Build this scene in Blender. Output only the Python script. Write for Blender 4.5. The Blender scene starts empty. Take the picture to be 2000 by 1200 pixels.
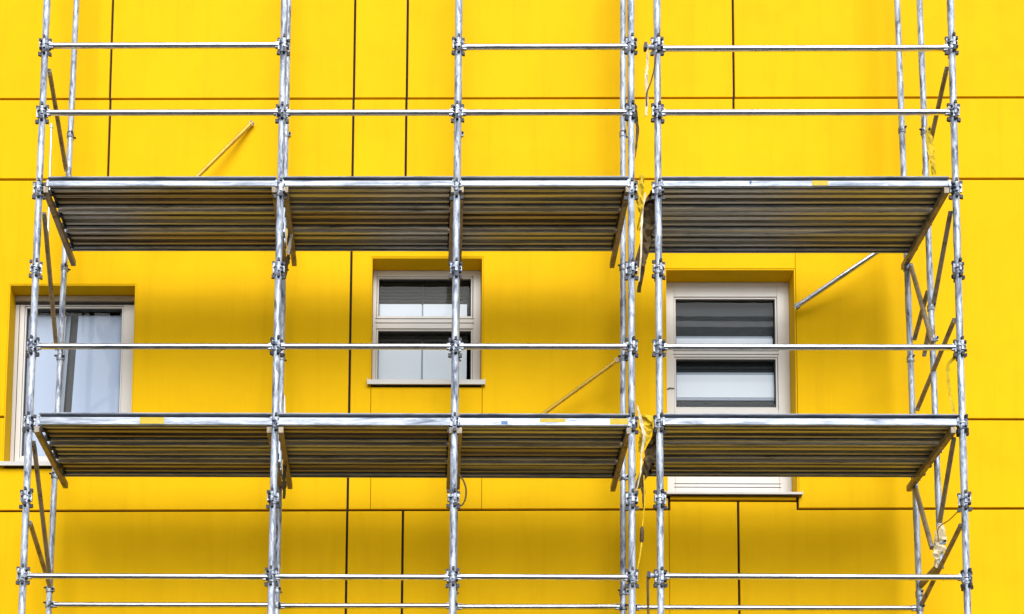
import bpy, bmesh, math, random
from mathutils import Vector, Matrix

random.seed(7)
scene = bpy.context.scene
COL = scene.collection

# ------------------------------------------------------------------ camera, sky, sun, exposure
cam_d = bpy.data.cameras.new("camera")
cam = bpy.data.objects.new("camera", cam_d)
COL.objects.link(cam)
right = Vector((0.99974016, 0.01935587, 0.01204029))
fwd = Vector((-0.02053013, 0.99409194, 0.10658202))
up = Vector((-0.00990616, -0.10680151, 0.99423101))
m = Matrix((right, up, -fwd)).transposed().to_4x4()
m.translation = Vector((3.386, -12.957, 1.7))
cam.matrix_world = m
cam_d.sensor_width = 36.0
cam_d.lens = 55.291
cam_d.shift_x = 0.1253
cam_d.shift_y = 0.6661
cam_d.clip_end = 2000.0
scene.camera = cam

SUN_EL = math.radians(37)
SUN_AZ = math.radians(8)          # to the right of straight out from the wall
world = bpy.data.worlds.new("World")
scene.world = world
world.use_nodes = True
wn = world.node_tree
wn.nodes.clear()
sky = wn.nodes.new("ShaderNodeTexSky")
sky.sky_type = 'NISHITA'
sky.sun_disc = False
sky.sun_elevation = SUN_EL
sky.sun_rotation = math.pi - SUN_AZ
sky.air_density = 1.0
sky.dust_density = 1.0
sky.ozone_density = 1.0
hs = wn.nodes.new("ShaderNodeHueSaturation")      # thin overcast: the blue is washed out everywhere alike
hs.inputs['Saturation'].default_value = 0.42
bg = wn.nodes.new("ShaderNodeBackground")
bg.inputs['Strength'].default_value = 0.08
wo = wn.nodes.new("ShaderNodeOutputWorld")
wn.links.new(sky.outputs[0], hs.inputs['Color'])
wn.links.new(hs.outputs[0], bg.inputs['Color'])
wn.links.new(bg.outputs[0], wo.inputs[0])

sun_d = bpy.data.lights.new("sun", 'SUN')
sun_d.energy = 1.5
sun_d.angle = math.radians(50)
sun_d.color = (1.0, 0.965, 0.91)
sun = bpy.data.objects.new("sun", sun_d)
COL.objects.link(sun)
sd = Vector((math.sin(SUN_AZ) * math.cos(SUN_EL), -math.cos(SUN_AZ) * math.cos(SUN_EL), math.sin(SUN_EL)))
sun.rotation_euler = sd.to_track_quat('Z', 'Y').to_euler()
sun.location = (8, -20, 25)

vs = scene.view_settings
vs.view_transform = 'Standard'
vs.look = 'None'
vs.exposure = 1.22
vs.gamma = 1.0
vs.use_curve_mapping = False

# ------------------------------------------------------------------ materials
def new_mat(name):
    mt = bpy.data.materials.new(name)
    mt.use_nodes = True
    nt = mt.node_tree
    return mt, nt, nt.nodes['Principled BSDF']

def N(nt, kind, **kw):
    n = nt.nodes.new(kind)
    for k, v in kw.items():
        if k in n.inputs:
            n.inputs[k].default_value = v
        else:
            setattr(n, k, v)
    return n

def coords(nt, scale=(1, 1, 1), rand=True):
    tc = N(nt, 'ShaderNodeTexCoord')
    mp = N(nt, 'ShaderNodeMapping')
    mp.inputs['Scale'].default_value = scale
    nt.links.new(tc.outputs['Object'], mp.inputs['Vector'])
    if rand:
        oi = N(nt, 'ShaderNodeObjectInfo')
        mu = N(nt, 'ShaderNodeMath', operation='MULTIPLY')
        mu.inputs[1].default_value = 37.0
        nt.links.new(oi.outputs['Random'], mu.inputs[0])
        nt.links.new(mu.outputs[0], mp.inputs['Location'])
    return mp.outputs[0]

def ramp(nt, src, stops):
    r = N(nt, 'ShaderNodeValToRGB')
    e = r.color_ramp.elements
    while len(e) < len(stops):
        e.new(0.5)
    for el, (p, c) in zip(e, stops):
        el.position = p
        el.color = c if len(c) == 4 else (*c, 1)
    nt.links.new(src, r.inputs[0])
    return r.outputs[0]

def noise(nt, vec, scale, detail=4, rough=0.55, dist=0.0):
    n = N(nt, 'ShaderNodeTexNoise', Scale=scale, Detail=detail, Roughness=rough, Distortion=dist)
    nt.links.new(vec, n.inputs['Vector'])
    return n.outputs['Fac']

def mixc(nt, fac, a, b, mode='MIX'):
    mx = N(nt, 'ShaderNodeMix', data_type='RGBA', blend_type=mode)
    for sock, v in ((mx.inputs[0], fac), (mx.inputs[6], a), (mx.inputs[7], b)):
        if isinstance(v, (int, float)):
            sock.default_value = v
        elif isinstance(v, tuple):
            sock.default_value = v if len(v) == 4 else (*v, 1)
        else:
            nt.links.new(v, sock)
    return mx.outputs[2]

def bump(nt, bsdf, h, strength, dist=0.01):
    b = N(nt, 'ShaderNodeBump')
    b.inputs['Strength'].default_value = strength
    b.inputs['Distance'].default_value = dist
    nt.links.new(h, b.inputs['Height'])
    nt.links.new(b.outputs[0], bsdf.inputs['Normal'])

def galv(name, bright, dark, stretch, wear, metallic=0.7, rough=(0.28, 0.5), grain=9.0, bstr=0.25):
    mt, nt, b = new_mat(name)
    v = coords(nt, stretch)
    n1 = noise(nt, v, grain, 7, 0.68, 0.6)
    n2 = noise(nt, v, grain * 6, 4, 0.6)
    mid = tuple(0.5 * (x + y) for x, y in zip(bright, dark))
    c1 = ramp(nt, n1, [(wear - 0.16, dark), (wear - 0.05, mid), (wear + 0.05, bright), (1.0, tuple(min(1, x * 1.08) for x in bright))])
    c2 = ramp(nt, n2, [(0.32, (0.62, 0.64, 0.68)), (0.52, (1, 1, 1))])
    c = mixc(nt, 1.0, c1, c2, 'MULTIPLY')
    nt.links.new(c, b.inputs['Base Color'])
    b.inputs['Metallic'].default_value = metallic
    rr = N(nt, 'ShaderNodeMapRange')
    rr.inputs['To Min'].default_value = rough[1]
    rr.inputs['To Max'].default_value = rough[0]
    nt.links.new(n1, rr.inputs[0])
    nt.links.new(rr.outputs[0], b.inputs['Roughness'])
    bump(nt, b, n2, bstr, 0.004)
    return mt

M = {}
M['post'] = galv('galvanised_post', (0.52, 0.58, 0.68), (0.05, 0.07, 0.13), (2.2, 2.2, 0.5), 0.50, 0.28, (0.38, 0.62), 11.0, 0.5)
M['rail'] = galv('galvanised_rail', (0.66, 0.69, 0.75), (0.14, 0.17, 0.23), (0.25, 1.5, 1.5), 0.40, 0.96, (0.14, 0.30), 7.0, 0.1)
M['fascia'] = galv('galvanised_deck_edge', (0.42, 0.46, 0.53), (0.10, 0.13, 0.19), (0.22, 2.0, 2.0), 0.48, 0.35, (0.35, 0.6), 9.0, 0.3)
M['clamp'] = galv('cast_clamp', (0.48, 0.53, 0.62), (0.02, 0.03, 0.06), (1, 1, 1), 0.54, 0.6, (0.3, 0.6), 18.0, 0.7)
M['brace'] = galv('weathered_brace', (0.30, 0.25, 0.18), (0.07, 0.05, 0.03), (1, 1, 0.3), 0.45, 0.35, (0.4, 0.7), 10.0, 0.4)
M['tie'] = galv('wall_tie_steel', (0.58, 0.38, 0.05), (0.26, 0.15, 0.03), (1, 1, 1), 0.42, 0.5, (0.35, 0.6), 9.0, 0.3)
M['plank'] = galv('deck_underside', (0.46, 0.40, 0.28), (0.06, 0.045, 0.03), (0.05, 6.0, 2.0), 0.50, 0.55, (0.30, 0.6), 7.0, 0.3)
M['plank2'] = galv('deck_underside_cool', (0.58, 0.58, 0.56), (0.07, 0.065, 0.06), (0.05, 6.0, 2.0), 0.49, 0.65, (0.28, 0.55), 7.0, 0.3)

def plain(name, col, rough=0.5, metallic=0.0, var=0.12, scale=6.0, stretch=(1, 1, 1), bstr=0.1):
    mt, nt, b = new_mat(name)
    v = coords(nt, stretch)
    n1 = noise(nt, v, scale, 5, 0.6)
    lo = tuple(x * (1 - var) for x in col)
    hi = tuple(min(1, x * (1 + var)) for x in col)
    c = ramp(nt, n1, [(0.3, lo), (0.7, hi)])
    nt.links.new(c, b.inputs['Base Color'])
    b.inputs['Roughness'].default_value = rough
    b.inputs['Metallic'].default_value = metallic
    if bstr:
        bump(nt, b, n1, bstr, 0.004)
    return mt

M['iron'] = plain('dark_iron', (0.016, 0.02, 0.032), 0.5, 0.2, 0.4, 40)
M['frame'] = plain('window_frame_plastic', (0.60, 0.585, 0.565), 0.35, 0, 0.03, 3, bstr=0.02)
M['gasket'] = plain('rubber_gasket', (0.02, 0.02, 0.022), 0.6, 0, 0.1)
M['sill'] = plain('sill_sheet', (0.55, 0.54, 0.515), 0.45, 0, 0.06, 5)
M['shutter'] = plain('shutter_rail', (0.50, 0.43, 0.33), 0.5, 0, 0.1)
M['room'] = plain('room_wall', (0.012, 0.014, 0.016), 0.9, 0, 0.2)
M['curtain'] = plain('sky_tinted_curtain', (0.50, 0.58, 0.75), 0.9, 0, 0.02, 1.2, (1, 1, 0.6))  # cloth colour with the pale blue of reflected sky mixed in
M['roller'] = plain('sky_tinted_roller', (0.80, 0.85, 0.93), 0.9, 0, 0.02, 1.5)  # cool white cloth, brightened to carry the sky reflection of the panes
M['grey_cloth'] = plain('grey_cloth', (0.36, 0.41, 0.50), 0.9, 0, 0.05, 3)
M['slat'] = plain('blind_slat', (0.05, 0.05, 0.042), 0.6, 0, 0.3, 9, (0.3, 1, 3))
M['blind'] = plain('blind_cloth', (0.022, 0.03, 0.035), 0.8, 0, 0.35, 60, (0.35, 1, 1.4), 0.3)
M['joint'] = plain('joint_backing', (0.018, 0.010, 0.006), 0.9, 0, 0.2)
M['yellow_mark'] = plain('yellow_paint_mark', (0.56, 0.40, 0.006), 0.6, 0, 0.1, 20)
M['blue_mark'] = plain('blue_print', (0.05, 0.16, 0.38), 0.5, 0, 0.1, 20)
M['yellow_cloth'] = plain('yellow_netting', (0.66, 0.46, 0.012), 0.8, 0, 0.3, 14, bstr=0.4)
M['brown_cloth'] = plain('brown_netting', (0.10, 0.065, 0.025), 0.85, 0, 0.6, 16, bstr=0.6)
M['pale_cloth'] = plain('pale_strap', (0.66, 0.58, 0.40), 0.7, 0, 0.3, 18, bstr=0.4)
M['white_metal'] = plain('white_paint', (0.8, 0.8, 0.78), 0.4, 0, 0.06, 12)

def facade_mat():
    mt, nt, b = new_mat('yellow_cladding')
    tc = N(nt, 'ShaderNodeTexCoord')
    v = tc.outputs['Object']
    n1 = noise(nt, v, 0.55, 3, 0.5)
    n2 = noise(nt, v, 90.0, 3, 0.6)
    n3 = noise(nt, v, 2.6, 5, 0.6)
    c = ramp(nt, n1, [(0.3, (0.79, 0.462, 0.002)), (0.7, (0.83, 0.492, 0.003))])
    oi = N(nt, 'ShaderNodeObjectInfo')
    tone = ramp(nt, oi.outputs['Random'], [(0.0, (0.975, 0.97, 0.95)), (1.0, (1.0, 1.0, 1.0))])
    c = mixc(nt, 1.0, c, tone, 'MULTIPLY')
    dirt = ramp(nt, n3, [(0.30, (0.955, 0.945, 0.92)), (0.55, (1, 1, 1))])
    c = mixc(nt, 1.0, c, dirt, 'MULTIPLY')
    tc2 = N(nt, 'ShaderNodeMapping')
    tc2.inputs['Scale'].default_value = (3.2, 3.2, 0.22)
    nt.links.new(v, tc2.inputs['Vector'])
    n4 = noise(nt, tc2.outputs[0], 2.4, 6, 0.62, 0.4)
    runs = ramp(nt, n4, [(0.33, (0.90, 0.885, 0.86)), (0.50, (1, 1, 1))])
    c = mixc(nt, 0.55, c, runs, 'MULTIPLY')
    n5 = noise(nt, v, 38.0, 5, 0.7)
    specks = ramp(nt, n5, [(0.27, (0.82, 0.79, 0.74)), (0.34, (1, 1, 1))])
    c = mixc(nt, 0.6, c, specks, 'MULTIPLY')
    nt.links.new(c, b.inputs['Base Color'])
    b.inputs['Roughness'].default_value = 0.55
    b.inputs['Specular IOR Level'].default_value = 0.04
    add = N(nt, 'ShaderNodeMath', operation='MULTIPLY_ADD')
    add.inputs[1].default_value = 0.12
    nt.links.new(n2, add.inputs[0])
    nt.links.new(n3, add.inputs[2])
    bump(nt, b, add.outputs[0], 0.16, 0.01)
    return mt
M['facade'] = facade_mat()

def glass_mat():
    mt = bpy.data.materials.new('coated_window_glass')
    mt.use_nodes = True
    nt = mt.node_tree
    nt.nodes.clear()
    out = N(nt, 'ShaderNodeOutputMaterial')
    gl = N(nt, 'ShaderNodeBsdfGlossy')
    gl.inputs['Color'].default_value = (0.92, 0.95, 1.0, 1)
    gl.inputs['Roughness'].default_value = 0.015
    tr = N(nt, 'ShaderNodeBsdfTransparent')
    tr.inputs['Color'].default_value = (0.93, 0.96, 0.98, 1)
    mx = N(nt, 'ShaderNodeMixShader')
    mx.inputs[0].default_value = 0.009
    nt.links.new(tr.outputs[0], mx.inputs[1])
    nt.links.new(gl.outputs[0], mx.inputs[2])
    v = coords(nt)
    n = noise(nt, v, 1.1, 2, 0.4)
    bp = N(nt, 'ShaderNodeBump')
    bp.inputs['Strength'].default_value = 0.05
    bp.inputs['Distance'].default_value = 0.02
    nt.links.new(n, bp.inputs['Height'])
    nt.links.new(bp.outputs[0], gl.inputs['Normal'])
    nt.links.new(mx.outputs[0], out.inputs[0])
    return mt
M['glass'] = glass_mat()

def ground_mat():
    mt, nt, b = new_mat('asphalt')
    tc = N(nt, 'ShaderNodeTexCoord')
    n = noise(nt, tc.outputs['Object'], 0.6, 6, 0.6)
    n2 = noise(nt, tc.outputs['Object'], 60, 3, 0.6)
    c = ramp(nt, n, [(0.3, (0.030, 0.031, 0.034)), (0.7, (0.050, 0.050, 0.050))])
    nt.links.new(c, b.inputs['Base Color'])
    b.inputs['Roughness'].default_value = 0.9
    bump(nt, b, n2, 0.4, 0.01)
    return mt
M['ground'] = ground_mat()

# ------------------------------------------------------------------ mesh helpers
class MB:
    """collects shapes in world coordinates; build() links them as one mesh object"""
    def __init__(s):
        s.v, s.f, s.mi, s.sm = [], [], [], []

    def add(s, verts, faces, mi=0, smooth=False):
        o = len(s.v)
        s.v += [tuple(x) for x in verts]
        for f in faces:
            s.f.append(tuple(o + i for i in f))
            s.mi.append(mi)
            s.sm.append(smooth)

    def box(s, x0, x1, y0, y1, z0, z1, mi=0):
        vs_ = [(x, y, z) for x in (x0, x1) for y in (y0, y1) for z in (z0, z1)]
        s.add(vs_, [(0, 1, 3, 2), (4, 6, 7, 5), (0, 4, 5, 1), (2, 3, 7, 6), (0, 2, 6, 4), (1, 5, 7, 3)], mi)

    def obox(s, c, ax, ay, az, hx, hy, hz, mi=0):
        c = Vector(c)
        vs_ = [c + ax * (sx * hx) + ay * (sy * hy) + az * (sz * hz) for sx in (-1, 1) for sy in (-1, 1) for sz in (-1, 1)]
        s.add(vs_, [(0, 1, 3, 2), (4, 6, 7, 5), (0, 4, 5, 1), (2, 3, 7, 6), (0, 2, 6, 4), (1, 5, 7, 3)], mi)

    def tube(s, pts, rad, seg=14, mi=0, cap=True):
        pts = [Vector(p) for p in pts]
        if not isinstance(rad, (list, tuple)):
            rad = [rad] * len(pts)
        rings = []
        for i, p in enumerate(pts):
            d = (pts[min(i + 1, len(pts) - 1)] - pts[max(i - 1, 0)]).normalized()
            ref = Vector((0, 0, 1)) if abs(d.z) < 0.9 else Vector((1, 0, 0))
            u = d.cross(ref).normalized()
            w = d.cross(u)
            rings.append([p + (u * math.cos(a) + w * math.sin(a)) * rad[i] for a in (2 * math.pi * k / seg for k in range(seg))])
        o = [q for r in rings for q in r]
        fs = []
        for i in range(len(rings) - 1):
            for k in range(seg):
                a, b_ = i * seg + k, i * seg + (k + 1) % seg
                fs.append((a, b_, b_ + seg, a + seg))
        s.add(o, fs, mi, True)
        if cap:
            for r in (rings[0], rings[-1]):
                s.add(r, [tuple(range(seg))], mi, False)

    def extrude_x(s, poly, x0, x1, mi=0, lips=()):
        """closed (y, z) outline swept along x"""
        n = len(poly)
        s.add([(x0, y, z) for y, z in poly] + [(x1, y, z) for y, z in poly],
              [(i, (i + 1) % n, (i + 1) % n + n, i + n) for i in range(n)] + [tuple(range(n)), tuple(range(2 * n - 1, n - 1, -1))], mi)
        for i in lips:
            s.mi[len(s.mi) - n - 2 + i] = 2

    def mesh(s, name, mats, origin=(0, 0, 0), bevel=0.0):
        me = bpy.data.meshes.new(name)
        ox, oy, oz = origin
        me.from_pydata([(x - ox, y - oy, z - oz) for x, y, z in s.v], [], s.f)
        for mt in mats:
            me.materials.append(mt)
        me.polygons.foreach_set('material_index', s.mi)
        me.polygons.foreach_set('use_smooth', s.sm)
        bm = bmesh.new()
        bm.from_mesh(me)
        bmesh.ops.recalc_face_normals(bm, faces=bm.faces)
        if bevel:
            bmesh.ops.bevel(bm, geom=[e for e in bm.edges if e.is_manifold and e.calc_face_angle(0) > 0.6],
                            offset=bevel, segments=2, affect='EDGES', profile=0.6)
        bm.to_mesh(me)
        bm.free()
        return me

WL = {}      # world location of every object that has children or is one

def link(name, me, parent=None, loc=(0, 0, 0), rotz=0.0):
    """loc is in world coordinates"""
    o = bpy.data.objects.new(name, me)
    COL.objects.link(o)
    loc = Vector(loc)
    WL[o.name] = loc
    if parent:
        o.parent = parent
        o.location = loc - WL[parent.name]
    else:
        o.location = loc
    if rotz:
        o.rotation_euler = (0, 0, rotz)
    return o

def build(mb, name, mats, parent=None, loc=None, bevel=0.0):
    if not isinstance(mats, (list, tuple)):
        mats = [mats]
    if loc is None:
        n = len(mb.v)
        loc = (sum(v[0] for v in mb.v) / n, sum(v[1] for v in mb.v) / n, min(v[2] for v in mb.v))
    return link(name, mb.mesh(name, mats, loc, bevel), parent, loc)

def thing(name, label, cat, loc, group=None):
    o = link(name, None, None, loc)
    return tag(o, label, cat, group)

def tag(o, label, cat, group=None):
    o['label'] = label
    o['category'] = cat
    if group:
        o['group'] = group
    return o

# ------------------------------------------------------------------ the ground
g = MB()
g.add([(-600, -600, 0), (600, -600, 0), (600, 600, 0), (-600, 600, 0)], [(0, 1, 2, 3)])
gr = build(g, 'ground', M['ground'], None, (0, 0, 0))
gr['kind'] = 'structure'

# ------------------------------------------------------------------ the building
WY = 1.45            # face of the cladding
PT = 0.03            # its thickness
X0, X1, ZT = -5.2, 13.4, 14.9
J = 0.011            # half a joint
building = thing('building', 'building clad in large bright yellow panels with dark joints, behind the scaffolds', 'building', (4.1, WY + 2.0, 0))

def h4(x):
    return 7.815 + 0.0065 * x

def panel(poly):
    """outline (x, z), front edges slightly eased"""
    bm = bmesh.new()
    cx = sum(p[0] for p in poly) / len(poly)
    cz = sum(p[1] for p in poly) / len(poly)
    y0 = random.uniform(-0.0012, 0.0012)
    fr = [bm.verts.new((x - cx, y0, z - cz)) for x, z in poly]
    bk = [bm.verts.new((x - cx, PT, z - cz)) for x, z in poly]
    n = len(poly)
    f = bm.faces.new(fr)
    bm.faces.new(bk[::-1])
    for i in range(n):
        bm.faces.new((fr[i], bk[i], bk[(i + 1) % n], fr[(i + 1) % n]))
    bmesh.ops.recalc_face_normals(bm, faces=bm.faces)
    bmesh.ops.bevel(bm, geom=list(f.edges), offset=0.004, segments=2, affect='EDGES', profile=0.5)
    me = bpy.data.meshes.new('panel')
    bm.to_mesh(me)
    bm.free()
    me.materials.append(M['facade'])
    link('panel', me, building, (cx, WY, cz))

def rect(x0, x1, z0, z1):
    panel([(x0, z0), (x1, z0), (x1, z1), (x0, z1)])

S = 0.0018           # half a hairline seam
# window openings (x0, x1, z0, z1) in the cladding
OL = (-0.638, 0.603, 8.235, 10.107)
OC = (2.882, 3.969, 9.062, 10.388)
OR = (5.720, 6.972, 7.985, 10.269)
zA, zB, zC = 12.033, 11.190, 8.755
# row above the second joint from the top
for a, b_ in ((X0, -2.4), (-2.4, 0.284), (0.284, 2.689), (2.689, 3.209), (3.209, 6.405), (6.405, 9.9), (9.9, X1)):
    rect(a + J, b_ - J, zA + J, ZT)
# narrow row
for a, b_ in ((X0, -2.4), (-2.4, 0.291), (0.291, 2.687), (2.687, 3.206)):
    rect(a + J, b_ - J, zB + J, zA - J)
panel([(3.206 + J, zB + J), (9.9 - J, zB + J), (9.9 - J, zA - J), (6.40 + J, zA - J), (6.40 + J, 11.918), (6.40 - J, 11.918), (6.40 - J, zA - J), (3.206 + J, zA - J)])
rect(9.9 + J, X1 - J, zB + J, zA - J)
# window row
panel([(X0, zC + J), (OL[0], zC + J), (OL[0], OL[3]), (OL[1], OL[3]), (OL[1], zC + J), (2.689 - J, zC + J), (2.689 - J, zB - J), (X0, zB - J)])
panel([(2.689 + J, zC + J), (2.896 - S, zC + J), (2.896 - S, OC[2]), (OC[0], OC[2]), (OC[0], OC[3]), (OC[1], OC[3]), (OC[1], OC[2]), (3.964 + S, OC[2]), (3.964 + S, zC + J),
       (OR[0], zC + J), (OR[0], OR[3]), (OR[1], OR[3]), (6.974 - S, OR[3]), (6.974 - S, zB - J), (2.689 + J, zB - J)])
rect(2.896 + S, 3.964 - S, zC + J, OC[2])
rect(6.974 + S, X1 - J, zC + J, zB - J)
# row below
panel([(X0, h4(X0) + J), (2.688 - J, h4(2.688) + J), (2.688 - J, zC - J), (OL[1], zC - J), (OL[1], OL[2]), (OL[0], OL[2]), (OL[0], zC - J), (X0, zC - J)])
panel([(2.688 + J, h4(2.688) + J), (2.906 - S, h4(2.906) + J), (2.906 - S, zC - J), (2.688 + J, zC - J)])
panel([(2.906 + S, h4(2.906) + J), (3.965 - S, h4(3.965) + J), (3.965 - S, zC - J), (2.906 + S, zC - J)])
panel([(3.965 + S, h4(3.965) + J), (5.744 - J, h4(5.744) + J), (5.744 - J, 7.962), (OR[0], 7.962), (OR[0], zC - J), (3.965 + S, zC - J)])
panel([(6.959 + J, h4(6.959) + J), (X1 - J, h4(X1) + J), (X1 - J, zC - J), (6.974, zC - J), (6.974, 7.962), (6.959 + J, 7.962)])
# lowest row in view
zE = 5.55
panel([(X0, zE + J), (2.686 - J, zE + J), (2.686 - J, h4(2.686) - J), (X0, h4(X0) - J)])
panel([(2.686 + J, zE + J), (3.217 - J, zE + J), (3.217 - J, h4(3.217) - J), (2.686 + J, h4(2.686) - J)])
panel([(3.217 + J, zE + J), (5.742 - S, zE + J), (5.742 - S, h4(5.742) - J), (3.217 + J, h4(3.217) - J)])
panel([(5.742 + S, zE + J), (6.396 - J, zE + J), (6.396 - J, 7.939 - J), (5.744 + J, 7.939 - J), (5.744 + J, h4(5.744) - J), (5.742 + S, h4(5.744) - J)])
panel([(6.396 + J, zE + J), (X1 - J, zE + J), (X1 - J, h4(X1) - J), (6.959 - J, h4(6.959) - J), (6.959 - J, 7.939 - J), (6.396 + J, 7.939 - J)])
rect(5.757, 6.946, 7.951, 7.982)
# rows down to the ground
for z0, z1 in ((3.25, zE), (0.95, 3.25), (0.12, 0.95)):
    for a, b_ in ((X0, -0.6), (-0.6, 2.69), (2.69, 5.9), (5.9, 9.3), (9.3, X1)):
        rect(a + J, b_ - J, z0 + J, z1 - J)

# dark substructure behind the joints, leaving the window openings free, and the block of the building
xs = sorted({X0, X1, *(o[0] for o in (OL, OC, OR)), *(o[1] for o in (OL, OC, OR))})
zs = sorted({0.0, ZT, *(o[2] for o in (OL, OC, OR)), *(o[3] for o in (OL, OC, OR))})
bk = MB()
for i in range(len(xs) - 1):
    for k in range(len(zs) - 1):
        mx_, mz_ = (xs[i] + xs[i + 1]) / 2, (zs[k] + zs[k + 1]) / 2
        if any(o[0] < mx_ < o[1] and o[2] < mz_ < o[3] for o in (OL, OC, OR)):
            continue
        bk.box(xs[i], xs[i + 1], WY + PT + 0.004, WY + 0.62, zs[k], zs[k + 1])
build(bk, 'wall', M['joint'], building)
rf = MB()
rf.box(X0 - 0.05, X1 + 0.05, WY - 0.05, WY + 6.0, ZT + 0.004, ZT + 0.12)
build(rf, 'roof_edge', M['sill'], building)
sw = MB()
for xx in (X0 - 0.03, X1 + 0.004):
    sw.box(xx, xx + 0.026, WY, WY + 6.0, 0, ZT)
sw.box(X0, X1, WY + 5.9, WY + 6.0, 0, ZT)
build(sw, 'side_wall', M['facade'], building)

RB = 0.21            # how deep the window frames sit
FY = WY + RB
def window(op, panes, frame_in, sill, grooves=()):
    """op: opening; panes: (x0, x1, z0, z1) of each glass; frame built of stiles and rails that butt"""
    x0, x1, z0, z1 = op
    px0 = min(p[0] for p in panes)
    px1 = max(p[1] for p in panes)
    fz0, fz1 = frame_in
    fr = MB()
    bd = 0.017       # bead between frame and glass
    fz1 = min(fz1, z1 - 0.014)
    fr.box(x0 + 0.014, px0 - bd, FY, FY + 0.08, fz0, fz1)
    fr.box(px1 + bd, x1 - 0.014, FY, FY + 0.08, fz0, fz1)
    ed = [fz1]
    for p in sorted(panes, key=lambda p: -p[3]):
        ed += [p[3] + bd, p[2] - bd]
    ed.append(fz0)
    for i in range(0, len(ed), 2):
        if ed[i] - ed[i + 1] > 0.005:
            fr.box(px0 - bd, px1 + bd, FY + 0.0015, FY + 0.078, ed[i + 1], ed[i])
    w = build(fr, 'window', M['frame'], building, bevel=0.004)
    for p in panes:
        a, b_, c, d = p
        sh = MB()
        for (u0, u1, v0, v1) in ((a - bd + 0.003, a, c - bd + 0.003, d + bd - 0.003), (b_, b_ + bd - 0.003, c - bd + 0.003, d + bd - 0.003), (a, b_, c - bd + 0.003, c), (a, b_, d, d + bd - 0.003)):
            sh.box(u0, u1, FY + 0.012, FY + 0.07, v0, v1)
        build(sh, 'sash', M['frame'], w)
        gk = MB()
        for (u0, u1, v0, v1) in ((a, a + 0.007, c, d), (b_ - 0.007, b_, c, d), (a + 0.007, b_ - 0.007, c, c + 0.006), (a + 0.007, b_ - 0.007, d - 0.010, d)):
            gk.box(u0, u1, FY + 0.03, FY + 0.068, v0, v1)
        build(gk, 'gasket', M['gasket'], w)
        gl = MB()
        gl.add([(a + 0.002, FY + 0.045, c + 0.002), (b_ - 0.002, FY + 0.045, c + 0.002), (b_ - 0.002, FY + 0.045, d - 0.002), (a + 0.002, FY + 0.045, d - 0.002)], [(0, 1, 2, 3)])
        build(gl, 'pane', M['glass'], w)
    for gz in grooves:                      # dark strips on the flat frame standing in for shadowed grooves
        gv = MB()
        gv.box(px0 - 0.03, px1 + 0.03, FY - 0.0012, FY + 0.004, gz - 0.0028, gz + 0.0028)
        build(gv, 'groove_shadow_line', M['gasket'], w)
    rv = MB()        # the lining of the opening
    t = 0.012
    rv.box(x0 + 0.001, x0 + t, WY + 0.005, FY + 0.09, z0 + 0.001, z1 - 0.001)
    rv.box(x1 - t, x1 - 0.001, WY + 0.005, FY + 0.09, z0 + 0.001, z1 - 0.001)
    rv.box(x0 + t, x1 - t, WY + 0.005, FY + 0.09, z1 - t, z1 - 0.001)
    build(rv, 'reveal', M['facade'], w)
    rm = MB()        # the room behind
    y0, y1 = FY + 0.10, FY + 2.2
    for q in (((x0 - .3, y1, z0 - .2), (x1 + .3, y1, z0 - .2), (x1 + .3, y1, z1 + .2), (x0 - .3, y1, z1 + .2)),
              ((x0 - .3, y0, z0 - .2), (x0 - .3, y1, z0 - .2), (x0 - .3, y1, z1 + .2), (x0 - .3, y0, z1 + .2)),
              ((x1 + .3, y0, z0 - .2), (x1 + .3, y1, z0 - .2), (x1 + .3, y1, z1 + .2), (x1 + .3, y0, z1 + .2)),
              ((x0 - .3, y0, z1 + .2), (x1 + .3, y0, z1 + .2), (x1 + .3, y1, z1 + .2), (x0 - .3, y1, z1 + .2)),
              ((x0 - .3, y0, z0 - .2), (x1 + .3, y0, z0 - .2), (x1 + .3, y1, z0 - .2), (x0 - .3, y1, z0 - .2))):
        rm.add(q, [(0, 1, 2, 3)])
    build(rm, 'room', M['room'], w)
    sx0, sx1, sz0, sz1, sy = sill
    sl = MB()
    sl.extrude_x([(sy, sz0), (sy + 0.012, sz0 + 0.0), (sy + 0.012, sz1 - 0.012), (FY + 0.02, sz1 + 0.012), (FY + 0.02, sz1 + 0.022), (sy, sz1)], sx0, sx1)
    for xa in (sx0 - 0.006, sx1):
        sl.box(xa, xa + 0.006, sy - 0.002, WY + 0.05, sz0 - 0.004, sz1 + 0.012)
    build(sl, 'sill', M['sill'], w)
    return w

wl = window(OL, [(-0.515, 0.427, 8.463, 9.985)], (8.30, 10.035), (-0.69, 0.64, 8.245, 8.285, WY - 0.05))
b_ = MB(); b_.box(OL[0] + 0.014, OL[1] - 0.014, FY - 0.03, FY + 0.07, 10.042, 10.092)
build(b_, 'shutter_box', M['shutter'], wl, bevel=0.004)
b_ = MB(); b_.box(OL[0] + 0.014, OL[1] - 0.014, FY + 0.03, FY + 0.07, 10.0352, 10.0418)
b_.box(OL[0] + 0.014, OL[1] - 0.014, FY - 0.002, FY + 0.004, 10.012, 10.034)
build(b_, 'shutter_slot', M['gasket'], wl)
b_ = MB(); b_.box(-0.585, -0.578, FY - 0.0015, FY + 0.01, 8.33, 10.02)  # dark strip drawn for the shadow of a frame groove
build(b_, 'groove_shadow_line', M['gasket'], wl)
wc = window(OC, [(2.952, 3.859, 9.905, 10.296), (2.950, 3.862, 9.247, 9.757)], (9.16, 10.385), (2.866, 3.985, 9.072, 9.118, WY - 0.045), (9.874, 9.830, 9.218))
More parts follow.
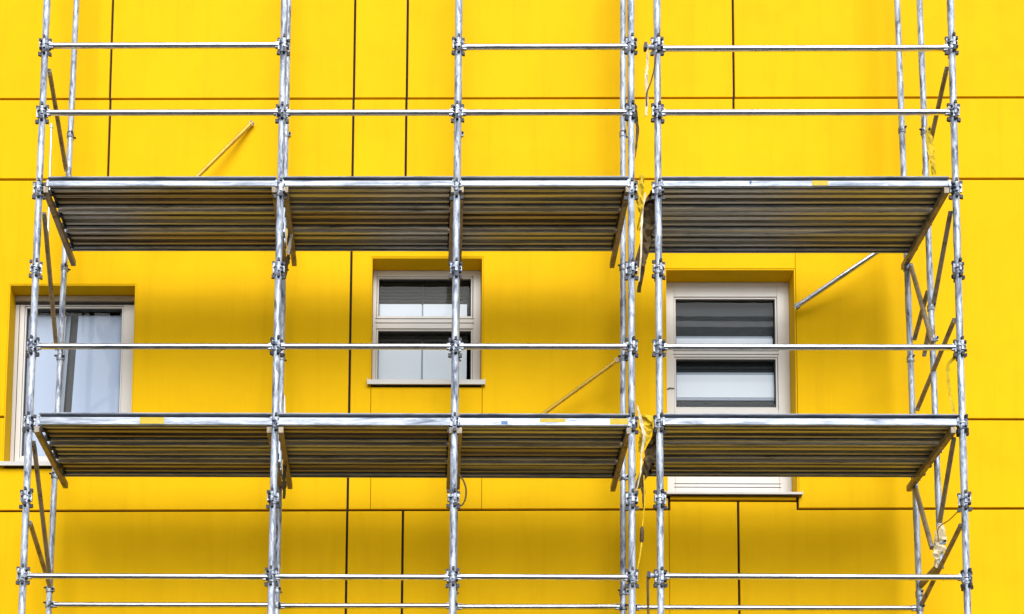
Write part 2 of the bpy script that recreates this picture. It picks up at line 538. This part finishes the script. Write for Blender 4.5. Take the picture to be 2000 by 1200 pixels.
wr = window(OR, [(5.857, 6.825, 9.620, 10.087), (5.856, 6.824, 8.978, 9.471), (5.858, 6.815, 8.30, 8.83)], (8.06, 10.266), (5.70, 6.99, 7.985, 8.006, WY - 0.05), (9.548, 9.512, 8.20, 8.165))
b_ = MB(); b_.tube([(5.765, FY - 0.004, 9.150), (5.790, FY - 0.012, 9.162), (5.835, FY - 0.010, 9.158)], [0.006, 0.005, 0.004], 8)
build(b_, 'hinge', M['iron'], wr)

def drape(x0a, x1a, x0b, x1b, z0, z1, y, w, mat, name, folds=9, amp=0.015):
    """hanging cloth: top edge x0a..x1a, bottom edge x0b..x1b"""
    q = MB()
    n = 48
    vs_ = []
    for i in range(n + 1):
        t = i / n
        yy = y + amp * math.sin(t * folds * 2 * math.pi) + 0.4 * amp * math.sin(t * folds * 3.7 * math.pi + 1)
        vs_.append((x0a + (x1a - x0a) * t, yy, z1))
        vs_.append((x0b + (x1b - x0b) * t, yy * 0.5 + (y + amp * math.sin(t * folds * 2 * math.pi + .5)) * 0.5, z0))
    q.add(vs_, [(2 * i, 2 * i + 2, 2 * i + 3, 2 * i + 1) for i in range(n)], 0, True)
    return build(q, name, mat, w)

def board(w, name, mat, x0, x1, z0, z1, y, lean=0.0, th=0.006):
    q = MB()
    q.add([(x0 + lean, y, z1), (x1 + lean, y, z1), (x1, y, z0), (x0, y, z0), (x0 + lean, y + th, z1), (x1 + lean, y + th, z1), (x1, y + th, z0), (x0, y + th, z0)],
          [(0, 1, 2, 3), (4, 7, 6, 5), (0, 4, 5, 1), (3, 2, 6, 7), (0, 3, 7, 4), (1, 5, 6, 2)])
    return build(q, name, M[mat], w)

def slats(w, x0, x1, z0, z1, y, n, mat):
    q = MB()
    for i in range(n):
        zc = z0 + (z1 - z0) * (i + 0.5) / n
        h = (z1 - z0) / n * 0.44
        q.extrude_x([(y, zc - h), (y - 0.006, zc), (y, zc + h), (y + 0.004, zc + h), (y + 0.004, zc - h)], x0, x1)
    return build(q, 'blind', M[mat], w)

BY = FY + 0.085
# left window: two pale curtains that do not quite meet
drape(-0.56, -0.145, -0.56, -0.210, 8.40, 9.965, BY + 0.03, wl, M['curtain'], 'curtain', 2, 0.0015)
board(wl, 'gap_shade_board', 'gasket', -0.16, 0.0, 8.40, 10.05, BY + 0.10)  # black board standing in for the unlit room behind the gap
drape(-0.022, 0.50, -0.085, 0.50, 8.40, 9.960, BY + 0.02, wl, M['curtain'], 'curtain', 2, 0.0012)
drape(-0.150, -0.105, -0.215, -0.175, 8.40, 9.98, BY + 0.06, wl, M['grey_cloth'], 'curtain', 1, 0.005)
# middle window: white roller panels below, slatted blind above
for z0_, z1_, top in ((9.88, 10.072, 10.32), (9.23, 9.662, 9.78)):
    board(wc, 'roller_panel', 'roller', 2.93, 3.376, z0_, z1_, BY)
    board(wc, 'roller_panel', 'roller', 3.392, 3.822, z0_, z1_, BY)
    board(wc, 'roller_panel', 'grey_cloth', 3.374, 3.394, z0_, z1_ - 0.004, BY + 0.012)  # grey strip painting the hem shading between the two panels
    slats(wc, 2.93, 3.835, z1_ - 0.01, top, BY + 0.03, 7 if z0_ > 9.5 else 3, 'slat')
    board(wc, 'bar', 'gasket', 3.374, 3.396, z1_, top, BY + 0.006)
# right window: dark roller cloth above, pale below
board(wr, 'roller_panel', 'roller', 5.84, 6.815, 9.60, 9.72, BY)
board(wr, 'roller_panel', 'grey_cloth', 5.84, 6.81, 9.715, 9.745, BY + 0.006)
board(wr, 'blind', 'blind', 5.84, 6.84, 9.735, 10.11, BY + 0.02)
board(wr, 'roller_panel', 'roller', 5.84, 6.84, 9.115, 9.345, BY)
board(wr, 'roller_panel', 'grey_cloth', 5.84, 6.84, 9.345, 9.372, BY + 0.004)
board(wr, 'roller_panel', 'grey_cloth', 5.84, 6.84, 9.088, 9.115, BY + 0.004)
slats(wr, 5.84, 6.84, 9.372, 9.49, BY + 0.02, 3, 'blind')
slats(wr, 5.84, 6.84, 8.96, 9.088, BY + 0.02, 3, 'blind')
board(wr, 'roller_panel', 'roller', 5.84, 6.84, 8.27, 8.86, BY)

# ------------------------------------------------------------------ scaffold components
LEV = [11.485, 10.850, 10.130, 9.390, 8.680, 7.985, 7.310, 6.620]
low = LEV[-1]
while low > 1.2:
    low -= 0.72
    LEV.append(low)
POST_TOP = 13.5

def coupler_mesh(kind, r):
    q = MB()
    rnd = random.Random(kind * 11 + 3)
    hgt = (0.050, 0.040, 0.060)[kind]
    q.tube([(0, 0, -hgt), (0, 0, -hgt * 0.2), (0, 0, hgt * 0.3), (0, 0, hgt)], [r * 1.22, r * 1.36, r * 1.30, r * 1.18], 14)
    q.tube([(0, 0, 0.010), (0, 0, 0.019)], r * 1.62, 12)          # rosette disc
    for k in range(4):
        a = k * math.pi / 2 + (0.0, 0.35, 0.15)[kind] + rnd.uniform(-.08, .08)
        d = Vector((math.cos(a), math.sin(a), 0))
        t = Vector((-d.y, d.x, 0))
        zz = Vector((0, 0, 1))
        rr = r * 1.38
        q.obox(d * rr + zz * 0.012, d, t, zz, r * 0.34, 0.011, 0.026 + rnd.uniform(0, .022))      # wedge head
        q.obox(d * (rr * 1.10) + zz * (0.060 + rnd.uniform(0, .014)), d, (t + zz * rnd.uniform(-.3, .3)).normalized(), zz, 0.012, 0.010, 0.013, 1)
        q.obox(d * (rr * 1.12) + zz * (-0.056 - rnd.uniform(0, .018)), (d + zz * rnd.uniform(-.4, .4)).normalized(), t, zz, 0.014, 0.012, 0.015, 1)
        a2 = a + math.pi / 4
        d2 = Vector((math.cos(a2), math.sin(a2), 0))
        if kind != 1 and k % 2 == 0:
            q.tube([d2 * (r * 1.2) + zz * -0.03, d2 * (r * 1.85) + zz * -0.034], 0.012, 8, 1)
            q.tube([d2 * (r * 1.2) + zz * 0.035, d2 * (r * 1.75) + zz * 0.04], 0.011, 8, 1)
    return q.mesh('coupler', [M['clamp'], M['iron']], (0, 0, 0))
CPL = [coupler_mesh(k, 0.0295) for k in range(3)]

q = MB()
q.tube([(0, 0, -0.03), (0, 0, -0.022), (0, 0, 0.022), (0, 0, 0.03)], [0.031, 0.035, 0.035, 0.031], 14)
q.obox((0.036, -0.012, 0), Vector((1, 0, 0)), Vector((0, 1, 0)), Vector((0, 0, 1)), 0.012, 0.014, 0.02)
q.tube([(0.03, -0.034, 0), (0.045, -0.040, 0.004)], 0.009, 8, 1)
q.tube([(-0.03, -0.02, 0.012), (-0.048, -0.024, 0.016)], 0.009, 8, 1)
CPL.append(q.mesh('coupler', [M['clamp'], M['iron']], (0, 0, 0)))

def post(parent, xt, xb, y, levels, z0=0.0, z1=POST_TOP, r=0.030):
    """standard; xt at z 11.94, xb at z 6.6; top-down joints every two metres"""
    def X(z):
        z = max(z, 6.0)
        return xb + (xt - xb) * (z - 6.6) / 5.34
    q = MB()
    pts, rad = [], []
    z = z0 + 0.01
    js = [9.62, 11.72, 7.55, 5.4, 3.3]
    marks = sorted({z, z1, *[j for j in js if z < j < z1], *[j - 0.012 for j in js if z < j < z1], *[j + 0.20 for j in js if z < j < z1], *[j + 0.206 for j in js if z < j < z1]})
    for zz in marks:
        pts.append((X(zz), y, zz))
        inside = any(j - 1e-4 <= zz <= j + 0.2 + 1e-4 for j in js)
        rad.append(r * (1.07 if inside else 1.0))
    q.tube(pts, rad, 16)
    if z0 < 0.1:
        q.box(X(0) - 0.075, X(0) + 0.075, y - 0.075, y + 0.075, 0.002, 0.012)
    o = build(q, 'post', M['post'], parent, (X(z0), y, z0))
    for i, lz in enumerate(levels):
        k = 3 if y > 0.1 else random.choice((0, 0, 1, 2)) if i % 2 == 0 else random.choice((1, 2, 0))
        link('coupler', CPL[k], o, (X(lz), y, lz), random.choice((0, math.pi / 2)) + random.uniform(-.12, .12))
    return X

def rail(parent, name, a, b, r=0.0252, mat='rail'):
    a, b = Vector(a), Vector(b)
    d = (b - a).normalized()
    q = MB()
    q.tube([a + d * 0.035, a + d * 0.085, a + d * 0.10, b - d * 0.10, b - d * 0.085, b - d * 0.035], [r * 0.8, r * 1.0, r, r, r, r * 0.8], 16)
    t = Vector((0, 0, 1)) if abs(d.z) < .9 else Vector((1, 0, 0))
    s_ = d.cross(t).normalized()
    t = s_.cross(d)
    for p, sg in ((a, 1), (b, -1)):                     # forged end heads
        q.obox(p + d * (0.055 * sg), d, s_, t, 0.018, 0.014, r * 1.02, 1)
    return build(q, name, [M[mat], M['clamp']], parent)

def flat_bar(parent, name, a, b, w, h, mat):
    a, b = Vector(a), Vector(b)
    d = (b - a).normalized()
    t = Vector((1, 0, 0))
    s_ = d.cross(t).normalized()
    q = MB()
    q.obox((a + b) / 2, d, t, s_, (b - a).length / 2, w / 2, h / 2)
    return build(q, name, M[mat], parent, bevel=0.004)

DY0, DY1 = -0.022, 0.942
def plank_outline():
    """folded sheet: lips, flanges and two ribs, as a closed (y, z) outline; z = 0 is the walking surface"""
    w = 0.278
    path = [(0.026, -0.062), (0.024, -0.076), (0.003, -0.076), (0.0, -0.070), (0.0, -0.004), (0.004, 0.0), (w - 0.004, 0.0), (w, -0.004), (w, -0.070), (w - 0.003, -0.076), (w - 0.024, -0.076), (w - 0.026, -0.062)]
    inner = [(w - 0.021, -0.070), (w - 0.006, -0.070), (w - 0.004, -0.066), (w - 0.004, -0.018), (w - 0.034, -0.014), (w - 0.042, -0.058), (w - 0.072, -0.058), (w - 0.080, -0.014), (w / 2 + 0.028, -0.014), (w / 2 + 0.020, -0.052), (w / 2 - 0.020, -0.052), (w / 2 - 0.028, -0.014),
             (0.080, -0.014), (0.072, -0.058), (0.042, -0.058), (0.034, -0.014), (0.004, -0.018), (0.004, -0.066), (0.006, -0.070), (0.021, -0.070)]
    return path + inner
PO = plank_outline()
PLANKS = {}
def plank_mesh(L):
    key = round(L, 3)
    if key not in PLANKS:
        q = MB()
        q.extrude_x(PO, -L / 2, L / 2, 0, (0, 1, 2, 8, 9, 10))  # lips get the edge metal, colouring in the lines where they catch light
        for sx in (-1, 1):                               # end shoe and hooks
            xa = sx * (L / 2 - 0.02)
            q.box(min(xa, xa + sx * 0.026), max(xa, xa + sx * 0.026), 0.01, 0.268, -0.060, -0.012, 1)
            for yy in (0.06, 0.23):
                q.box(min(xa, xa + sx * 0.05), max(xa, xa + sx * 0.05), yy, yy + 0.03, -0.085, -0.04, 1)
        PLANKS[key] = q
    return PLANKS[key]
PM = {}
def deck(parent, x0, x1, ztop, cool, marks=(), h=0.094, tip=0.006):
    q = MB()
    # front edge beam: rounded top lip, groove, face, bottom lip
    y = DY0
    q.extrude_x([(y + 0.036, ztop - 0.002), (y + 0.004, ztop), (y - 0.010, ztop - 0.004), (y - 0.014, ztop - 0.012), (y - 0.010, ztop - 0.018), (y + 0.036, ztop - 0.019)], x0, x1)
    q.extrude_x([(y + 0.036, ztop - 0.0192), (y + 0.032, ztop - 0.0192), (y + 0.032, ztop - 0.0432), (y + 0.036, ztop - 0.0432)], x0, x1, 1)  # dark strip at the groove back, standing in for the gap's shade
    q.extrude_x([(y + 0.036, ztop - 0.0434), (y - 0.006, ztop - 0.0434), (y - 0.009, ztop - 0.046), (y - 0.009, ztop - h + 0.006), (y - 0.004, ztop - h), (y + 0.012, ztop - h), (y + 0.012, ztop - h + 0.004), (y - 0.003, ztop - h + 0.006), (y - 0.003, ztop - 0.050), (y + 0.036, ztop - 0.050)], x0, x1)
    d = build(q, 'deck', [M['fascia'], M['iron']], parent)
    q = MB()
    q.extrude_x([(DY1 + 0.004, ztop - 0.006), (DY1 + 0.012, ztop - 0.010), (DY1 + 0.012, ztop - h - tip), (DY1 - 0.010, ztop - h - tip - 0.006), (DY1 - 0.010, ztop - h - tip - 0.002), (DY1 + 0.004, ztop - h - tip + 0.004)], x0, x1)
    build(q, 'back_edge', M['fascia'], d)
    for xa in (x0 - 0.012, x1 - 0.006):
        q = MB()
        q.box(xa, xa + 0.018, y - 0.016, y + 0.02, ztop - h - 0.004, ztop - 0.040)
        build(q, 'end_plate', M['clamp'], d)
    L = x1 - x0 - 0.02
    for i in range(3):
        key = (round(L, 3), (i + cool) % 2 if cool < 2 else 1)
        if key not in PM:
            PM[key] = plank_mesh(L).mesh('plank', [M['plank2'] if key[1] else M['plank'], M['iron'], M['fascia']], (0, 0, 0))
        link('plank', PM[key], d, ((x0 + x1) / 2, DY0 + 0.042 + 0.3145 * i, ztop - 0.010 - (h - 0.094) - tip * i / 2 - random.uniform(0, 0.006)))
    for (xa, xb, za, zb, kind) in marks:
        mk = MB()
        mk.box(xa, xb, y - 0.0105, y - 0.0075, ztop - za, ztop - zb)
        build(mk, 'paint_mark' if kind == 'yellow_mark' else 'sticker', M[kind], d)
    return d

def transom(parent, xf, xbk, z, yb=1.12):
    return flat_bar(parent, 'transom', (xf, -0.03, z), (xbk, yb, z), 0.045, 0.055, 'brace')

UZ, LZ = 10.246, 8.074         # walking levels
# ------------------------------------------------------------------ left scaffold: three bays
left = thing('scaffold', 'long three-bay steel scaffold with two decks, covering the left and middle windows', 'scaffold', (2.6, 0.5, 0), 'scaffolds in front of the facade')
FL = {}
for n, xt, xb in (('A', 0.006, -0.014), ('B', 2.131, 2.117), ('C', 3.679, 3.663), ('D', 5.202, 5.186)):
    FL[n] = post(left, xt, xb, 0.0, LEV)
BL = {}
for n, xt, xb in (('A', 0.0, -0.052), ('B', 2.062, 2.066), ('C', 3.712, 3.70), ('D', 5.275, 5.254)):
    BL[n] = post(left, xt, xb, 1.09, [11.40, 10.06, 9.16, 8.0, 6.90, 6.755, 4.6, 2.4], r=0.0275)

def front_rail(parent, n0, X0_, n1, X1_, z, dz=0.0):
    rail(parent, 'guardrail', (X0_(z), 0, z), (X1_(z), 0, z + dz))
for a, b_, levs in (('A', 'B', (11.500, 10.862, 8.688, 6.618)), ('B', 'C', (10.858, 8.690, 6.622)), ('C', 'D', (11.478, 10.858, 8.692, 6.628))):
    for z in levs:
        front_rail(left, a, FL[a], b_, FL[b_], z)
    z = 4.45
    front_rail(left, a, FL[a], b_, FL[b_], z)
    rail(left, 'back_rail', (BL[a](6.76), 1.09, 6.757), (BL[b_](6.76), 1.09, 6.765))
    rail(left, 'back_rail', (BL[a](2.4), 1.09, 2.4), (BL[b_](2.4), 1.09, 2.4))
    front_rail(left, a, FL[a], b_, FL[b_], 2.30)

for (x0, x1), cu, cl in (((0.082, 2.088), 0, 0), ((2.152, 3.640), 1, 0), ((3.710, 5.165), 1, 1)):
    mu, ml = (), ()
    if x0 < 1:
        ml = ((0.955, 1.165, 0.104, 0.046, 'yellow_mark'),)
    elif x0 > 3:
        ml = ((4.07, 4.125, 0.100, 0.072, 'blue_mark'), (4.40, 4.62, 0.080, 0.050, 'yellow_mark'), (5.00, 5.155, 0.100, 0.048, 'yellow_mark'))
        mu = ()
    deck(left, x0, x1, UZ, cu, mu, 0.094, 0.008)
    deck(left, x0, x1, LZ, cl, ml, 0.112, 0.030)
for z in (UZ - 0.125, LZ - 0.155):
    transom(left, 0.062, 0.062, z)
    transom(left, 2.175, 2.165, z)
    transom(left, 2.075, 2.075, z)
    transom(left, 3.645, 3.645, z)
    transom(left, 3.712, 3.725, z)
    transom(left, 5.165, 5.172, z, 1.15)
for z in (4.9, 1.9):
    for n in 'ABCD':
        transom(left, FL[n](0) + 0.05, BL[n](0) + 0.05, z)
# end-frame braces at the left end
for a, b_ in (((0.034, 0.03, 11.328), (-0.018, 1.05, 10.985)), ((0.038, 0.03, 9.98), (-0.060, 1.09, 9.209)), ((0.020, 0.03, 7.87), (-0.046, 1.09, 6.985)), ((0.012, 0.03, 7.130), (-0.006, 0.95, 6.86))):
    rail(left, 'brace', a, b_, 0.021, 'brace')
rail(left, 'wall_tie', (0.80, 1.12, 10.55), (1.724, 1.43, 11.794), 0.020, 'tie')
rail(left, 'wall_tie', (5.262, 1.12, 9.20), (4.20, 1.43, 8.52), 0.019, 'tie')
rail(left, 'thin_upright', (-0.148, 0.92, 11.43), (-0.142, 0.92, 10.15), 0.011, 'rail')

# ------------------------------------------------------------------ right scaffold: one wide bay
rights = thing('scaffold', 'single wide steel scaffold bay with two decks in front of the right window', 'scaffold', (6.7, 0.5, 0), 'scaffolds in front of the facade')
XE = post(rights, 5.432, 5.429, 0.0, LEV)
XF = post(rights, 8.012, 8.011, 0.0, LEV, r=0.029)
XEb = post(rights, 5.345, 5.338, 1.09, [10.06, 8.0, 6.76, 4.6, 2.4], r=0.0265)
XFb = post(rights, 7.905, 7.968, 1.09, [11.44, 10.06, 9.16, 8.0, 6.90, 6.76, 4.6, 2.4], r=0.0275)
XM = post(rights, 7.955, 8.012, 0.62, [11.10, 10.22, 9.40, 9.10, 8.05, 7.20], 6.95, POST_TOP, 0.0265)
for z in (11.458, 10.855, 8.690, 6.642, 4.45, 2.30):
    front_rail(rights, 'E', XE, 'F', XF, z)
rail(rights, 'back_rail', (XEb(6.76), 1.09, 6.757), (XFb(6.76), 1.09, 6.765))
rail(rights, 'back_rail', (XEb(2.4), 1.09, 2.4), (XFb(2.4), 1.09, 2.4))
deck(rights, 5.462, 7.945, UZ - 0.004, 2, h=0.096, tip=0.02, marks=((6.76, 6.90, 0.088, 0.044, 'yellow_mark'), (6.222, 6.236, 0.078, 0.046, 'blue_mark'), (6.214, 6.244, 0.062, 0.056, 'blue_mark')))
deck(rights, 5.462, 7.962, LZ + 0.004, 2, (), 0.104, 0.022)
for z in (UZ - 0.135, LZ - 0.140):
    transom(rights, 7.925, 7.915, z, 1.16)
    transom(rights, 5.435, 5.40, z)
for z in (4.9, 1.9):
    transom(rights, 5.47, 5.39, z)
    transom(rights, 7.97, 7.93, z)
# short ledger from the stand-alone middle post to the back post
flat_bar(rights, 'transom', (7.985, 0.60, 6.98), (7.975, 1.11, 6.98), 0.04, 0.05, 'brace')
for a, b_ in (((7.985, 0.03, 11.334), (8.06, 0.98, 10.90)), ((7.982, 0.03, 9.995), (8.010, 0.95, 9.08)), ((7.955, 1.08, 10.10), (7.90, 0.35, 8.90)), ((7.965, 0.62, 9.593), (7.969, 1.09, 9.323)), ((7.993, 0.03, 8.99), (7.977, 1.09, 8.642)),
              ((7.955, 0.03, 7.93), (8.022, 0.80, 7.20)), ((7.946, 1.08, 7.93), (7.87, 0.42, 7.05)), ((8.000, 0.03, 7.14), (7.974, 1.09, 6.78))):
    rail(rights, 'brace', a, b_, 0.021, 'brace')
rail(rights, 'wall_tie', (7.90, 1.10, 10.40), (6.925, 1.41, 9.83), 0.0245, 'rail')
for z in (11.462, 6.640):
    q = MB()
    q.tube([(5.31, -0.02, z), (5.40, -0.01, z)], 0.021, 12)
    q.obox((5.325, -0.02, z), Vector((1, 0, 0)), Vector((0, 1, 0)), Vector((0, 0, 1)), 0.012, 0.03, 0.026, 1)
    build(q, 'tube_stub', [M['post'], M['iron']], rights)

# ------------------------------------------------------------------ straps, torn netting and cords
def ribbon(name, pts, ws, mat, label, cat, th=0.004, crumple=0.35, group=None):
    """torn strip: a crumpled band of real thickness following pts"""
    rnd = random.Random(len(label) * 31 + len(pts))
    P = [Vector(p) for p in pts]
    # resample
    R, W = [], []
    for i in range(len(P) - 1):
        for k in range(5):
            t = k / 5
            R.append(P[i].lerp(P[i + 1], t)); W.append(ws[i] + (ws[i + 1] - ws[i]) * t)
    R.append(P[-1]); W.append(ws[-1])
    q = MB()
    nc = 4
    n = len(R)
    fr, bk_ = [], []
    tw = rnd.uniform(-.5, .5)
    for i in range(n):
        tw += rnd.uniform(-.35, .35)
        d = (R[min(i + 1, n - 1)] - R[max(i - 1, 0)]).normalized()
        s_ = Vector((math.cos(tw * .8), math.sin(tw * .8), 0))
        s_ = (s_ - d * s_.dot(d)).normalized()
        nn = d.cross(s_).normalized()
        w = W[i] * (1 + rnd.uniform(-.22, .22))
        for c in range(nc):
            o = R[i] + s_ * (w * (c / (nc - 1) - .5) + rnd.uniform(-.06, .06) * w) + nn * (rnd.uniform(-1, 1) * crumple * w * .5)
            fr.append(o + nn * th / 2); bk_.append(o - nn * th / 2)
    V = fr + bk_
    m_ = len(fr)
    F = []
    for i in range(n - 1):
        for c in range(nc - 1):
            a = i * nc + c
            F.append((a, a + 1, a + nc + 1, a + nc))
            F.append((a + m_, a + nc + m_, a + nc + 1 + m_, a + 1 + m_))
        a = i * nc
        F.append((a, a + nc, a + nc + m_, a + m_))
        a = i * nc + nc - 1
        F.append((a, a + m_, a + nc + m_, a + nc))
    F.append(tuple(list(range(nc)) + [m_ + c for c in range(nc - 1, -1, -1)]))
    e = (n - 1) * nc
    F.append(tuple([e + c for c in range(nc)] + [m_ + e + c for c in range(nc - 1, -1, -1)]))
    q.add(V, F, 0, False)
    o = build(q, name, M[mat], None)
    return tag(o, label, cat, group)

def cord(name, pts, r, mat, label, cat, seg=8):
    q = MB()
    P = [Vector(p) for p in pts]
    R = []
    for i in range(len(P) - 1):
        p0, p1, p2, p3 = P[max(i - 1, 0)], P[i], P[i + 1], P[min(i + 2, len(P) - 1)]
        for k in range(6):
            t = k / 6
            R.append(0.5 * ((2 * p1) + (p2 - p0) * t + (2 * p0 - 5 * p1 + 4 * p2 - p3) * t * t + (3 * p1 - p0 - 3 * p2 + p3) * t ** 3))
    R.append(P[-1])
    q.tube(R, r, seg)
    return tag(build(q, name, M[mat], None), label, cat)

ribbon('netting_strip', [(5.300, 0.04, 10.30), (5.276, 0.09, 10.120), (5.289, 0.05, 9.977), (5.266, 0.12, 9.834)], [0.050, 0.075, 0.062, 0.026], 'yellow_cloth',
       'torn yellow netting strip hanging between the two scaffolds at the upper deck', 'netting', 0.004, 0.3)
ribbon('netting_strip', [(5.395, 0.05, 10.16), (5.372, 0.12, 10.061), (5.350, 0.08, 9.870), (5.325, 0.15, 9.632), (5.300, 0.06, 9.466), (5.285, 0.18, 9.290)], [0.06, 0.11, 0.12, 0.08, 0.045, 0.03], 'brown_cloth',
       'dark brown torn netting hanging beside the right scaffold under its upper deck corner', 'netting', 0.005, 0.6)
ribbon('strap', [(5.330, 0.05, 10.14), (5.305, 0.06, 10.00), (5.288, 0.03, 9.804), (5.283, 0.02, 9.566), (5.268, 0.06, 9.320)], [0.013, 0.015, 0.018, 0.017, 0.012], 'pale_cloth',
       'thin pale strap dangling along brown netting under the upper decks', 'strap', 0.004, 0.2)
ribbon('strap', [(5.345, -0.03, 11.448), (5.345, -0.01, 11.316), (5.330, -0.04, 11.180), (5.338, 0.0, 10.987), (5.324, -0.05, 10.786)], [0.013, 0.021, 0.028, 0.025, 0.020], 'pale_cloth',
       'pale strap hanging from the tube stub of the right scaffold near the top', 'strap', 0.005, 0.4)
cord('cord', [(5.418, -0.035, 11.40), (5.400, -0.03, 11.25), (5.372, -0.03, 11.13), (5.335, -0.03, 11.02), (5.332, -0.035, 10.90)], 0.0065, 'brown_cloth',
     'thin dark cord looped from post to pale strap near the top', 'cord')
ribbon('strap', [(5.232, -0.01, 10.93), (5.246, 0.0, 10.796), (5.254, 0.0, 10.676), (5.238, 0.02, 10.450)], [0.020, 0.026, 0.030, 0.008], 'brown_cloth',
       'short brown strap hanging from the post at the lower top guardrail, left of the gap', 'strap', 0.004, 0.4)
ribbon('netting_sheet', [(5.345, 0.05, 8.10), (5.330, 0.09, 8.003), (5.305, 0.06, 7.896), (5.277, 0.12, 7.795)], [0.12, 0.11, 0.08, 0.03], 'yellow_cloth',
       'crumpled yellow netting sheet stuck in the gap between the two lower decks', 'netting', 0.004, 0.35)
ribbon('strap', [(5.238, 0.0, 8.16), (5.275, 0.02, 8.011), (5.300, 0.0, 7.896), (5.277, 0.03, 7.735), (5.262, -0.02, 7.551), (5.225, 0.02, 7.377)], [0.013, 0.03, 0.034, 0.017, 0.013, 0.009], 'pale_cloth',
       'pale twisted strap hanging over the yellow sheet between the lower decks', 'strap', 0.005, 0.35)
ribbon('netting_strip', [(5.420, 0.04, 7.99), (5.385, 0.14, 7.837), (5.340, 0.10, 7.698), (5.308, 0.16, 7.537), (5.300, 0.08, 7.261)], [0.05, 0.095, 0.08, 0.043, 0.022], 'brown_cloth',
       'dark brown torn netting hanging under the lower deck corner of the right scaffold', 'netting', 0.005, 0.6)
q = MB()
q.tube([(5.302, 0.06, 7.56), (5.304, 0.05, 7.30), (5.284, 0.05, 7.09)], 0.0045, 8, 0)
q.tube([(5.283, 0.05, 7.10), (5.282, 0.05, 7.08), (5.279, 0.05, 6.98), (5.278, 0.05, 6.955)], [0.008, 0.017, 0.019, 0.010], 10, 1)
q.tube([(5.278, 0.05, 6.96), (5.262, 0.05, 6.84), (5.235, 0.03, 6.70)], [0.010, 0.008, 0.004], 8, 0)
tag(build(q, 'plumb_line', [M['yellow_cloth'], M['brown_cloth']]), 'thin yellow string with small dark weight hanging low between the two scaffolds', 'string')
cord('cord', [(5.318, -0.025, 6.625), (5.316, -0.03, 6.52), (5.320, -0.02, 6.35), (5.322, -0.03, 6.15)], 0.011, 'brown_cloth',
     'brown cord hanging from the tube stub at the bottom of the gap', 'cord')
cord('rope_loop', [(3.700, 0.02, 7.55), (3.745, 0.02, 7.50), (3.772, 0.02, 7.42), (3.768, 0.02, 7.33), (3.735, 0.02, 7.27), (3.700, 0.02, 7.30), (3.695, 0.02, 7.37)], 0.0075, 'brown_cloth',
     'brown rope loop tied to the post left of the narrow lower bay', 'rope')
ribbon('netting_strip', [(2.155, 0.62, 10.09), (2.152, 0.66, 9.96), (2.142, 0.64, 9.84), (2.120, 0.66, 9.70)], [0.032, 0.041, 0.045, 0.027], 'brown_cloth',
       'brown rag hanging behind the second post from left under the upper deck', 'rag', 0.005, 0.5)
ribbon('strap', [(2.18, 0.60, 10.10), (2.162, 0.60, 9.98), (2.150, 0.60, 9.90)], [0.02, 0.03, 0.024], 'white_metal',
       'white strap end beside the brown rag under the upper deck', 'strap', 0.006, 0.3)
ribbon('netting_strip', [(2.160, 0.62, 7.93), (2.150, 0.64, 7.80), (2.158, 0.62, 7.70), (2.152, 0.66, 7.60)], [0.036, 0.036, 0.045, 0.023], 'brown_cloth',
       'brown rag hanging behind the second post from left under the lower deck', 'rag', 0.005, 0.5)
ribbon('netting_strip', [(7.982, 0.585, 11.127), (7.998, 0.59, 10.952), (8.018, 0.58, 10.802), (8.033, 0.60, 10.668)], [0.044, 0.066, 0.045, 0.035], 'yellow_cloth',
       'torn yellow netting tied round the thin middle post above the right upper deck', 'netting', 0.004, 0.3)
ribbon('warning_tape', [(8.000, -0.01, 8.640), (7.922, 0.06, 8.565), (7.925, 0.08, 8.460), (7.950, 0.10, 8.297), (7.966, 0.05, 8.078)], [0.03, 0.03, 0.026, 0.03, 0.038], 'yellow_cloth',
       'yellow tape hanging from the rightmost post down to the lower right deck', 'tape', 0.003, 0.12)
ribbon('wrapping', [(8.013, 0.585, 7.357), (7.995, 0.585, 7.215), (7.975, 0.585, 7.073), (7.955, 0.60, 6.955)], [0.04, 0.11, 0.095, 0.04], 'pale_cloth',
       'pale torn wrapping bunched on the foot of the middle post at lower right', 'wrapping', 0.006, 0.7)
cord('cord', [(8.005, 0.02, 7.28), (7.94, 0.15, 7.22), (7.92, 0.40, 7.24), (7.985, 0.585, 7.20)], 0.006, 'yellow_cloth',
     'thin yellow cord strung from rightmost post to the pale wrapping', 'cord')
q = MB()
q.tube([(2.186, 0.20, LZ - 0.006), (2.184, 0.20, 8.20), (2.180, 0.20, 8.345)], [0.010, 0.009, 0.004], 8)
tag(build(q, 'stake', M['white_metal']), 'short white pointed stake standing on the lower deck right of the second post', 'stake')
